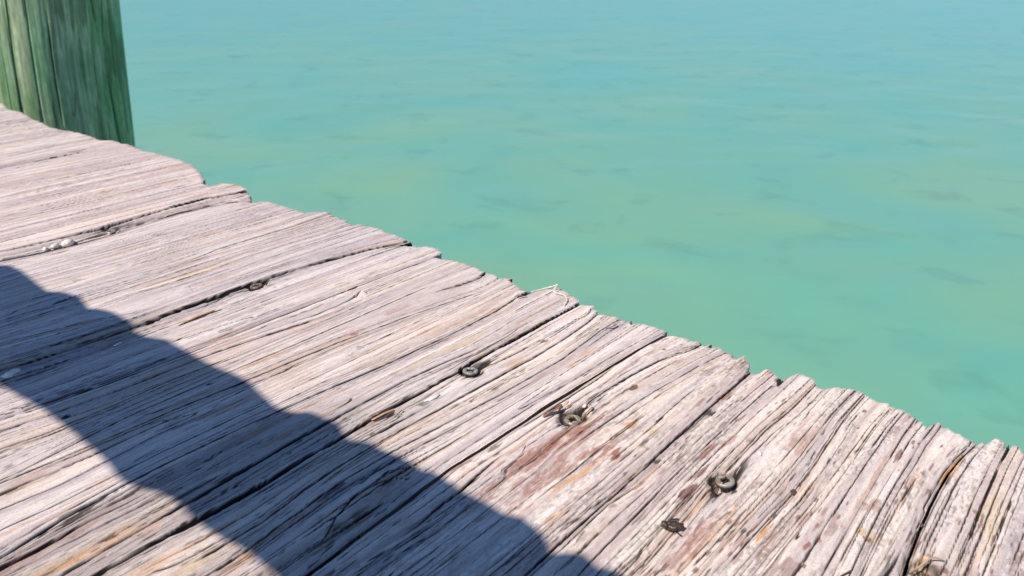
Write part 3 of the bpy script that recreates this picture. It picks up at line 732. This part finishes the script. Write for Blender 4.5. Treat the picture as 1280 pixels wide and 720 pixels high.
def make_pile(name, x, y, R, zlo, zhi, lean, label, seed, fine=True, dx=(0, 0)):
    na, nz = (900, 420) if fine else (72, 40)
    a = np.linspace(0, 2 * np.pi, na, endpoint=False)
    zz = np.concatenate([np.linspace(zlo, -.3, nz // 6, endpoint=False), np.linspace(-.3, zhi, nz - nz // 6)])
    nz = len(zz)
    Zg, Ag = np.meshgrid(zz, a, indexing='ij')
    S = Ag * R * 1000 + 9 * sn(Zg * 3.1 + 4, Ag * 1.3 + 2, 90)                                   # mm round the trunk
    per = 2 * np.pi * R * 1000
    def pn(su, sv, sd_):                                # periodic blend at the seam (kept on the far side)
        return vn(Zg * 1000 / su + 50, (S + 12 * sn(Zg * 2.2 + 9, Ag * .8, 91)) / sv + 20, sd_ + seed)
    rad = R + .004 * sn(Zg / .5 + 7, np.cos(Ag) * .8 + 5, 92) + .002 * (pn(420, 34, 93) - .5) + .0006 * (pn(200, 9, 94) - .5) + .0004 * (pn(90, 3.5, 95) - .5)
    n = pn(520, 26, 96); gr = np.abs(np.gradient(n, axis=1) / (per / na)) + .004
    ck = np.clip(1 - (np.abs(n - .5) / gr) / (1.2 * sstep(.45, .6, pn(170, 40, 97)) + 1e-3), 0, 1)
    n = pn(300, 11, 98); gr = np.abs(np.gradient(n, axis=1) / (per / na)) + .01
    ck2 = np.clip(1 - (np.abs(n - .5) / gr) / (.6 * sstep(.5, .6, pn(120, 22, 99)) + 1e-3), 0, 1)
    rad -= .003 * ck + .001 * ck2
    c = lambda r, g, b: np.array([r, g, b], np.float32)
    t = sstep(.3, .7, .5 * pn(130, 26, 101) + .5 * pn(55, 8, 102))[..., None]
    A = c(.20, .34, .15) * (1 - t) + c(.40, .46, .27) * t
    t = sstep(.52, .66, pn(330, 30, 103))[..., None]
    A = A * (1 - .6 * t) + c(.19, .37, .20) * .6 * t
    t = sstep(.56, .70, pn(180, 22, 104))[..., None] * sstep(.0, .16, Zg + .06 * sn(Zg * 9, Ag * 5, 3))[..., None]
    A = A * (1 - .55 * t) + c(.40, .38, .30) * .55 * t
    t = sstep(.62, .72, pn(90, 8, 105))[..., None]
    A = A * (1 - .5 * t) + c(.06, .10, .045) * .5 * t
    A = A * (.72 + .56 * pn(26, 2.2, 106) * (.6 + .8 * pn(8, 5, 107)))[..., None] * 1.12
    t = np.maximum(ck, .7 * ck2)[..., None]
    A = A * (1 - t) + c(.02, .03, .022) * t
    lx, ly = lean
    X = x + lx * Zg + rad * np.cos(Ag); Y = y + ly * Zg + rad * np.sin(Ag)
    V = np.stack([X, Y, Zg], 2).reshape(-1, 3)
    F = grid_faces(nz, na)
    i = np.arange(nz - 1) * na
    F = np.concatenate([F, np.stack([i + na - 1, i + 2 * na - 1, i + na, i], 1)])
    # top: shrinking rings
    A2 = A.reshape(-1, 3); prev = np.arange((nz - 1) * na, nz * na); b0 = len(V)
    for k, s in enumerate((.985, .7, .35, .02)):
        th = a
        q = np.stack([x + lx * zhi + R * s * np.cos(th), y + ly * zhi + R * s * np.sin(th), np.full(na, zhi + .004 + .004 * k)], 1)
        V = np.concatenate([V, q]); A2 = np.concatenate([A2, np.tile(c(.3, .27, .2), (na, 1))])
        cur = np.arange(b0, b0 + na); b0 += na
        F = np.concatenate([F, np.stack([prev, np.roll(prev, -1), np.roll(cur, -1), cur], 1)[:, ::-1]]); prev = cur
    o = mesh_np(name, V, F[:, ::-1], M_PILE, A2)
    tag(o, label, "piling")
    return o
PR = .14
PD = 1.60
paz = math.radians(65.37) + math.asin(PR / PD)
make_pile("wooden_piling", PD * math.cos(paz) + .013, PD * math.sin(paz) - .016, PR, -1.9, .36, (.050, -.058),
          "thick round green stained wooden piling standing against the outer edge of the deck", 0)
make_pile("wooden_piling", -.55, -.3, .12, -1.9, -.2295, (0, 0), "round piling hidden beneath the middle of the deck", 40, fine=False)
make_pile("wooden_piling", .15, 1.7, .09, -1.9, -.2295, (0, 0), "round piling hidden beneath the left end of the deck", 80, fine=False)
make_pile("wooden_piling", .15, -.75, .09, -1.9, -.2295, (0, 0), "round piling hidden beneath the right end of the deck", 120, fine=False)

# ---------------------------------------------------------------- added unseen rail, outline shaped to cast the shadow across the boards
RH = 0.30; RT = 0.022
root = bpy.data.objects.new("shadow_rail", None); link(root)
root.location = (0, 0, 0)
tag(root, "added unseen rail on two short posts, shaped to cast the long wavy shadow", "shadow caster")
def rail_edge(trace, H):
    p = np.array(trace) * .001
    v = p[:, 0] + sd.y / sd.z * H; u = p[:, 1] + sd.x / sd.z * H
    return v, u
uv_, uu_ = rail_edge(SH_UP, RH + RT); lv_, lu_ = rail_edge(SH_LO, RH)
vend = uv_.min()
vg = np.concatenate([np.linspace(vend, 1.0, 480), np.linspace(1.005, 2.1, 120)])
hi_u = np.interp(vg, uv_, uu_); lo_u = np.interp(vg, lv_, lu_)
# beyond the traced stretch the rail simply runs on
vt = uv_.max(); k = sstep(vt - .01, vt + .12, vg)
hi_u = hi_u * (1 - k) + (.5 * (uu_[np.argmax(uv_)] + lu_[np.argmax(lv_)]) + .036 + .002 * sn(vg * 30, vg * 0, 3)) * k
vt2 = lv_.max(); k = sstep(vt2 - .01, vt2 + .12, vg)
lo_u = lo_u * (1 - k) + (.5 * (uu_[np.argmax(uv_)] + lu_[np.argmax(lv_)]) - .036 + .002 * sn(vg * 26, vg * 0, 4)) * k
vb = lv_.min()
if vb > vend:
    s0 = (lu_[1 if lv_[0] < lv_[1] else 0]); lo_u = np.where(vg < vb, np.interp(vb, lv_, lu_), lo_u)
lo_u = np.minimum(lo_u, hi_u - .012)
lo_u = np.maximum(lo_u, hi_u - .12)
nc = 40
tt = np.linspace(0, 1, nc)
Ug = lo_u[:, None] * (1 - tt) + hi_u[:, None] * tt; Vg = np.repeat(vg[:, None], nc, 1)
gr = vn(Vg * 1000 / 120, Ug * 1000 / 2.5, 110); gr2 = vn(Vg * 1000 / 60, Ug * 1000 / 1.0, 111)
Zt = RH + RT + (gr - .5) * .0012 + (gr2 - .5) * .0006 - .002 * np.clip(1 - np.minimum(tt, 1 - tt) * 14, 0, 1)[None, :] ** 2
colr = (np.array([.50, .43, .41])[None, None] * (.7 + .5 * gr)[..., None]).reshape(-1, 3)
top = np.stack([Ug, Vg, Zt], 2).reshape(-1, 3); bot = np.stack([Ug, Vg, np.full_like(Ug, RH)], 2).reshape(-1, 3)
nr_ = len(vg); ids = np.arange(nr_ * nc).reshape(nr_, nc)
ring = np.concatenate([ids[:, 0], ids[-1, 1:], ids[-2::-1, -1], ids[0, -2:0:-1]])
F = np.concatenate([grid_faces(nr_, nc)[:, ::-1], grid_faces(nr_, nc, nr_ * nc),
                    np.stack([ring, ring + nr_ * nc, np.roll(ring, -1) + nr_ * nc, np.roll(ring, -1)], 1)])
M_RAIL = wood_material("shadow_rail_wood", axis=(1, .12, 1))
mesh_np("rail", np.concatenate([top, bot]), F, M_RAIL, np.concatenate([colr, colr * .9]), parent=root)
uc = float(.5 * (hi_u[-1] + lo_u[-1]))
for y in (1.32, 1.95):
    bm = bmesh.new(); bmesh.ops.create_cube(bm, size=1.0)
    for v in bm.verts:
        v.co = Vector((uc + v.co.x * .05, y + v.co.y * .05, RH / 2 + v.co.z * (RH - .002)))
    bmesh.ops.bevel(bm, geom=bm.edges[:], offset=.003, segments=2, affect='EDGES')
    obj_bm("post", bm, M_DARKWOOD, root, False)

# ---------------------------------------------------------------- litter on the boards
def blob(name, u, v, size, mat, label, cat, rot=0.0, jag=.18, sub=3, lift=.35, seed=1, group=None, squash=None):
    """irregular solid, size in mm (x,y,z)"""
    bm = bmesh.new()
    bmesh.ops.create_icosphere(bm, subdivisions=sub, radius=.5)
    rn = random.Random(seed)
    ph = [rn.uniform(0, 6) for _ in range(6)]
    for p in bm.verts:
        c = p.co * 2
        k = 1 + jag * (math.sin(3.1 * c.x + ph[0]) * math.sin(2.3 * c.y + ph[1]) + .6 * math.sin(7 * c.z + 5 * c.x + ph[2]) + .4 * math.sin(11 * c.y + ph[3]))
        if squash: k *= squash(c)
        p.co = Vector((p.co.x * size[0], p.co.y * size[1], p.co.z * size[2])) * k * .001
    o = obj_bm(name, bm, mat)
    o.location = (u * .001, v * .001, surf(u, v, 1.2) + size[2] * .001 * lift)
    o.rotation_euler = (0, 0, rot)
    return tag(o, label, cat, group)
def strip(name, pts, w, mat, label, cat, twist=.3, curl=0.0, taper=True, th=.35, group=None):
    """thin curved sliver: pts (u,v,z above deck) mm"""
    P = [Vector((p[0], p[1], surf(p[0], p[1], .6) * 1000 + p[2])) for p in pts]
    Q = []
    for i in range(len(P) - 1):
        for k in range(4):
            Q.append(P[i].lerp(P[i + 1], k / 4))
    Q.append(P[-1])
    for _ in range(2):
        Q = [Q[0]] + [(Q[i - 1] + Q[i] * 2 + Q[i + 1]) / 4 for i in range(1, len(Q) - 1)] + [Q[-1]]
    bm = bmesh.new(); rows = []
    n = len(Q)
    for i, q in enumerate(Q):
        d = (Q[min(i + 1, n - 1)] - Q[max(i - 1, 0)]).normalized()
        s = d.cross(Vector((0, 0, 1))).normalized(); up = s.cross(d)
        t = i / (n - 1); ww = w * .5 * ((math.sin(math.pi * (t * .9 + .05)) ** .6) if taper else 1)
        a = twist * math.sin(t * 4)
        s2 = s * math.cos(a) + up * math.sin(a); u2 = up * math.cos(a) - s * math.sin(a)
        ring = [q - s2 * ww + u2 * curl * ww, q - u2 * th * .3, q + s2 * ww + u2 * curl * ww, q + u2 * th]
        rows.append([bm.verts.new(r * .001) for r in ring])
    for i in range(n - 1):
        for k in range(4):
            bm.faces.new((rows[i][k], rows[i][(k + 1) % 4], rows[i + 1][(k + 1) % 4], rows[i + 1][k]))
    bm.faces.new(rows[0]); bm.faces.new(rows[-1][::-1])
    o = obj_bm(name, bm, mat)
    return tag(o, label, cat, group)
def tube(name, pts, r, mat, label, cat):
    P = [Vector((p[0], p[1], surf(p[0], p[1], 1.0) * 1000 + p[2]) if p[3] else (p[0], p[1], p[2])) for p in pts]
    Q = []
    for i in range(len(P) - 1):
        for k in range(6): Q.append(P[i].lerp(P[i + 1], k / 6))
    Q.append(P[-1])
    for _ in range(4):
        Q = [Q[0]] + [(Q[i - 1] + Q[i] * 2 + Q[i + 1]) / 4 for i in range(1, len(Q) - 1)] + [Q[-1]]
    bm = bmesh.new(); rows = []; n = len(Q)
    for i, q in enumerate(Q):
        d = (Q[min(i + 1, n - 1)] - Q[max(i - 1, 0)]).normalized()
        s = d.cross(Vector((.3, .2, 1))).normalized(); up = s.cross(d)
        rr = r * (1 + .25 * math.sin(i * 2.1)) * (1 if 0 < i < n - 1 else .4)
        rows.append([bm.verts.new((q + (s * math.cos(a) + up * math.sin(a)) * rr) * .001) for a in [k * math.pi / 3 for k in range(6)]])
    for i in range(n - 1):
        for k in range(6):
            bm.faces.new((rows[i][k], rows[i][(k + 1) % 6], rows[i + 1][(k + 1) % 6], rows[i + 1][k]))
    bm.faces.new(rows[0]); bm.faces.new(rows[-1][::-1])
    return tag(obj_bm(name, bm, mat), label, cat)

blob("shell_fragment", 207.3, 575.6, (9, 6.5, 5), M_SHELL, "rounded cream shell fragment lodged in the gap left of the uppermost screw", "shell", rot=.4, jag=.08, seed=3)
blob("pebble", 199, 576.5, (7, 3.2, 3), M_SHELL, "small tan crumb in the gap just left of the cream shell fragment", "pebble", rot=.1, jag=.2, seed=5)
blob("pebble", 193, 577.0, (4, 3, 2.5), M_CHIP, "pale crumb in the gap, farther left of the cream shell fragment than the tan one", "pebble", rot=.5, jag=.2, seed=6)
# dead insect husk
h = bpy.data.objects.new("insect_husk", None); link(h)
h.scale = (1.45, 1.45, 1.45)
h.location = (.2234, .1111, surf(223.4, 111.1, 1.5))
tag(h, "dark crumpled insect husk lying below the bright screw near the bottom edge", "insect husk")
def husk_part(name, size, loc, rot, seed):
    bm = bmesh.new(); bmesh.ops.create_icosphere(bm, subdivisions=3, radius=.5)
    rn = random.Random(seed); ph = [rn.uniform(0, 6) for _ in range(4)]
    for p in bm.verts:
        c = p.co * 2
        k = 1 + .22 * math.sin(4 * c.x + ph[0]) * math.sin(4 * c.y + ph[1]) + .1 * math.sin(12 * c.x + ph[2])
        p.co = Vector((p.co.x * size[0], p.co.y * size[1], p.co.z * size[2])) * k * .001
    o = obj_bm(name, bm, M_HUSK, h); o.location = Vector(loc) * .001; o.rotation_euler = rot
    return o
husk_part("body", (4.6, 2.6, 2.2), (0, 0, 1.0), (0, .1, 2.2), 3)
husk_part("head", (2.2, 1.9, 1.7), (-1.6, 2.0, 1.6), (0, 0, .4), 4)
husk_part("wing_case", (3.0, 1.5, .7), (.6, .8, 2.2), (.3, .3, 2.0), 5)
husk_part("leg", (2.4, .45, .45), (-1.2, -1.9, .5), (0, .3, 1.0), 6)
blob("seed", 272.1, 86.3, (2.6, 2.0, 1.9), M_SEED, "small round dark seed on the pale board right of the lowest full screw", "seed", seed=8)
blob("seed", 286.9, 42.5, (1.8, 1.4, 1.3), M_SEED, "tiny black seed on the rim of the long black gap at right", "seed", seed=9)
strip("twig", [(238, 56, .4), (241.5, 54.8, .8), (246, 53.5, .5)], 1.1, M_SEED, "short black twig at the bottom edge, right of centre", "twig")
strip("leaf_scrap", [(250, 193.8, .4), (254, 193, 1.2), (257.5, 191.0, 2.2), (260.5, 191.5, 3.0)], 2.8, M_LEAF, "curled reddish brown leaf scrap beside the half buried screw", "leaf", curl=.5)
strip("leaf_scrap", [(258, 191.5, .8), (262, 190.0, 2.6), (265, 191.0, 3.2)], 1.6, M_SPLINT, "bright orange brown leaf scrap standing behind the half buried screw", "leaf", curl=.4)
strip("leaf_scrap", [(265, 182, .5), (268, 180.2, 1.0), (271, 181.5, .5)], 1.6, M_STRAW, "straw coloured curl right of the half buried screw", "leaf", curl=.5)
blob("wood_chip", 269, 184.5, (3.0, 1.6, 1.2), M_CHIP, "white crumb just right of the half buried screw", "chip", seed=12)
blob("wood_chip", 229, 243.4, (8, 2.2, .9), M_CHIP, "flat white chip lying left of the star headed screw", "chip", rot=-.1, seed=13)
blob("wood_chip", 288.1, 107.7, (3.4, 1.6, .9), M_CHIP, "small white chip on the flaky board above the bright ringed screw", "chip", rot=.6, seed=14)
blob("wood_chip", 111.0, 418.3, (9, 4.5, 3), M_CHIP, "pale crumpled flake in the shadow at the left edge of the photo", "chip", rot=.1, seed=15, jag=.25)
blob("wood_chip", 160.2, 408.9, (5, 1.6, 1.0), M_CHIP, "thin white flake in the shadow near its upper edge", "chip", rot=.1, seed=16)
strip("splinter", [(198, 250.2, .8), (206, 250.2, 1.2), (214, 250.8, .6)], 2.6, M_SPLINT, "bright orange splinter beside the long black crack left of the star headed screw", "splinter")
strip("straw", [(199, 243.6, .5), (206, 243.0, 1.6), (213, 246.8, .8)], .7, M_STRAW, "thin bent straw lying just under the orange splinter in mid deck", "straw", th=.5)
strip("splinter", [(192, 404.5, .4), (204, 405.2, 1.2), (215, 405.6, .6)], 2.6, M_SPLINT, "long orange splinter near the dirt filled screw hole, just above the shadow", "splinter")
strip("dry_stem", [(256, 38, 1.0), (261, 36.5, 3.2), (266, 34, 3.0), (269, 30.5, .6)], .9, M_STRAW, "straw coloured curl over the buried screw hole at the bottom right", "stem", th=.5)
strip("splinter", [(282, 370.8, .4), (287, 370.6, .9), (291, 371, .5)], 1.6, M_SPLINT, "tiny orange splinter in the gap between two boards, upper middle", "splinter")
strip("splinter", [(215, 577.5, .6), (225, 577.0, 1.2), (234, 578.0, .6)], 1.3, M_SPLINT, "slim tan splinter between the cream shell and the uppermost screw", "splinter")
strip("splinter", [(150, 412.0, 1.2), (158, 414.5, 2.2), (170, 414.8, 1.8)], .9, M_STRAW, "pale sliver lying across the dark groove inside the shadow", "splinter", th=.5)
strip("bark_curl", [(340, 284.2, .4), (342.5, 283.2, 1.6), (345, 281.5, .8)], 1.3, M_SEED, "small black curl near the board end left of the frayed twine", "bark curl", curl=.4)
strip("bark_curl", [(341.5, 223.0, .5), (343.0, 220.8, .9), (347.0, 219.6, 1.6), (349, 220.5, .8)], 1.1, M_SEED, "small dark hooked curl near the board end right of the frayed twine", "bark curl", curl=.3)
blob("seed", 356, 215.6, (1.3, 1.2, 2.0), M_SEED, "tiny dark seed perched at the very end of a board in mid photo", "seed", seed=19)
tube("frayed_twine", [(352, 284, .5, 1), (361, 281.5, .9, 1), (364.5, 276, 3.2, 1), (364, 272.5, 5.5, 1), (361, 273, 3.6, 1), (358.5, 271.5, 1.2, 1), (361.5, 265.5, 1.2, 1), (357, 260, 1.0, 1), (348, 256.0, .6, 1)], .38, M_TWINE,
     "longer pale frayed twine looping over the board ends in the middle of the deck edge", "twine")
tube("frayed_twine", [(357, 246, .4, 1), (355, 242.5, 1.0, 1), (350, 240.5, 1.0, 1), (343, 240, .6, 1), (338, 243, .3, 1)], .32, M_TWINE,
     "short pale twine strand curled on the deck, lower right of the longer looping one", "twine")
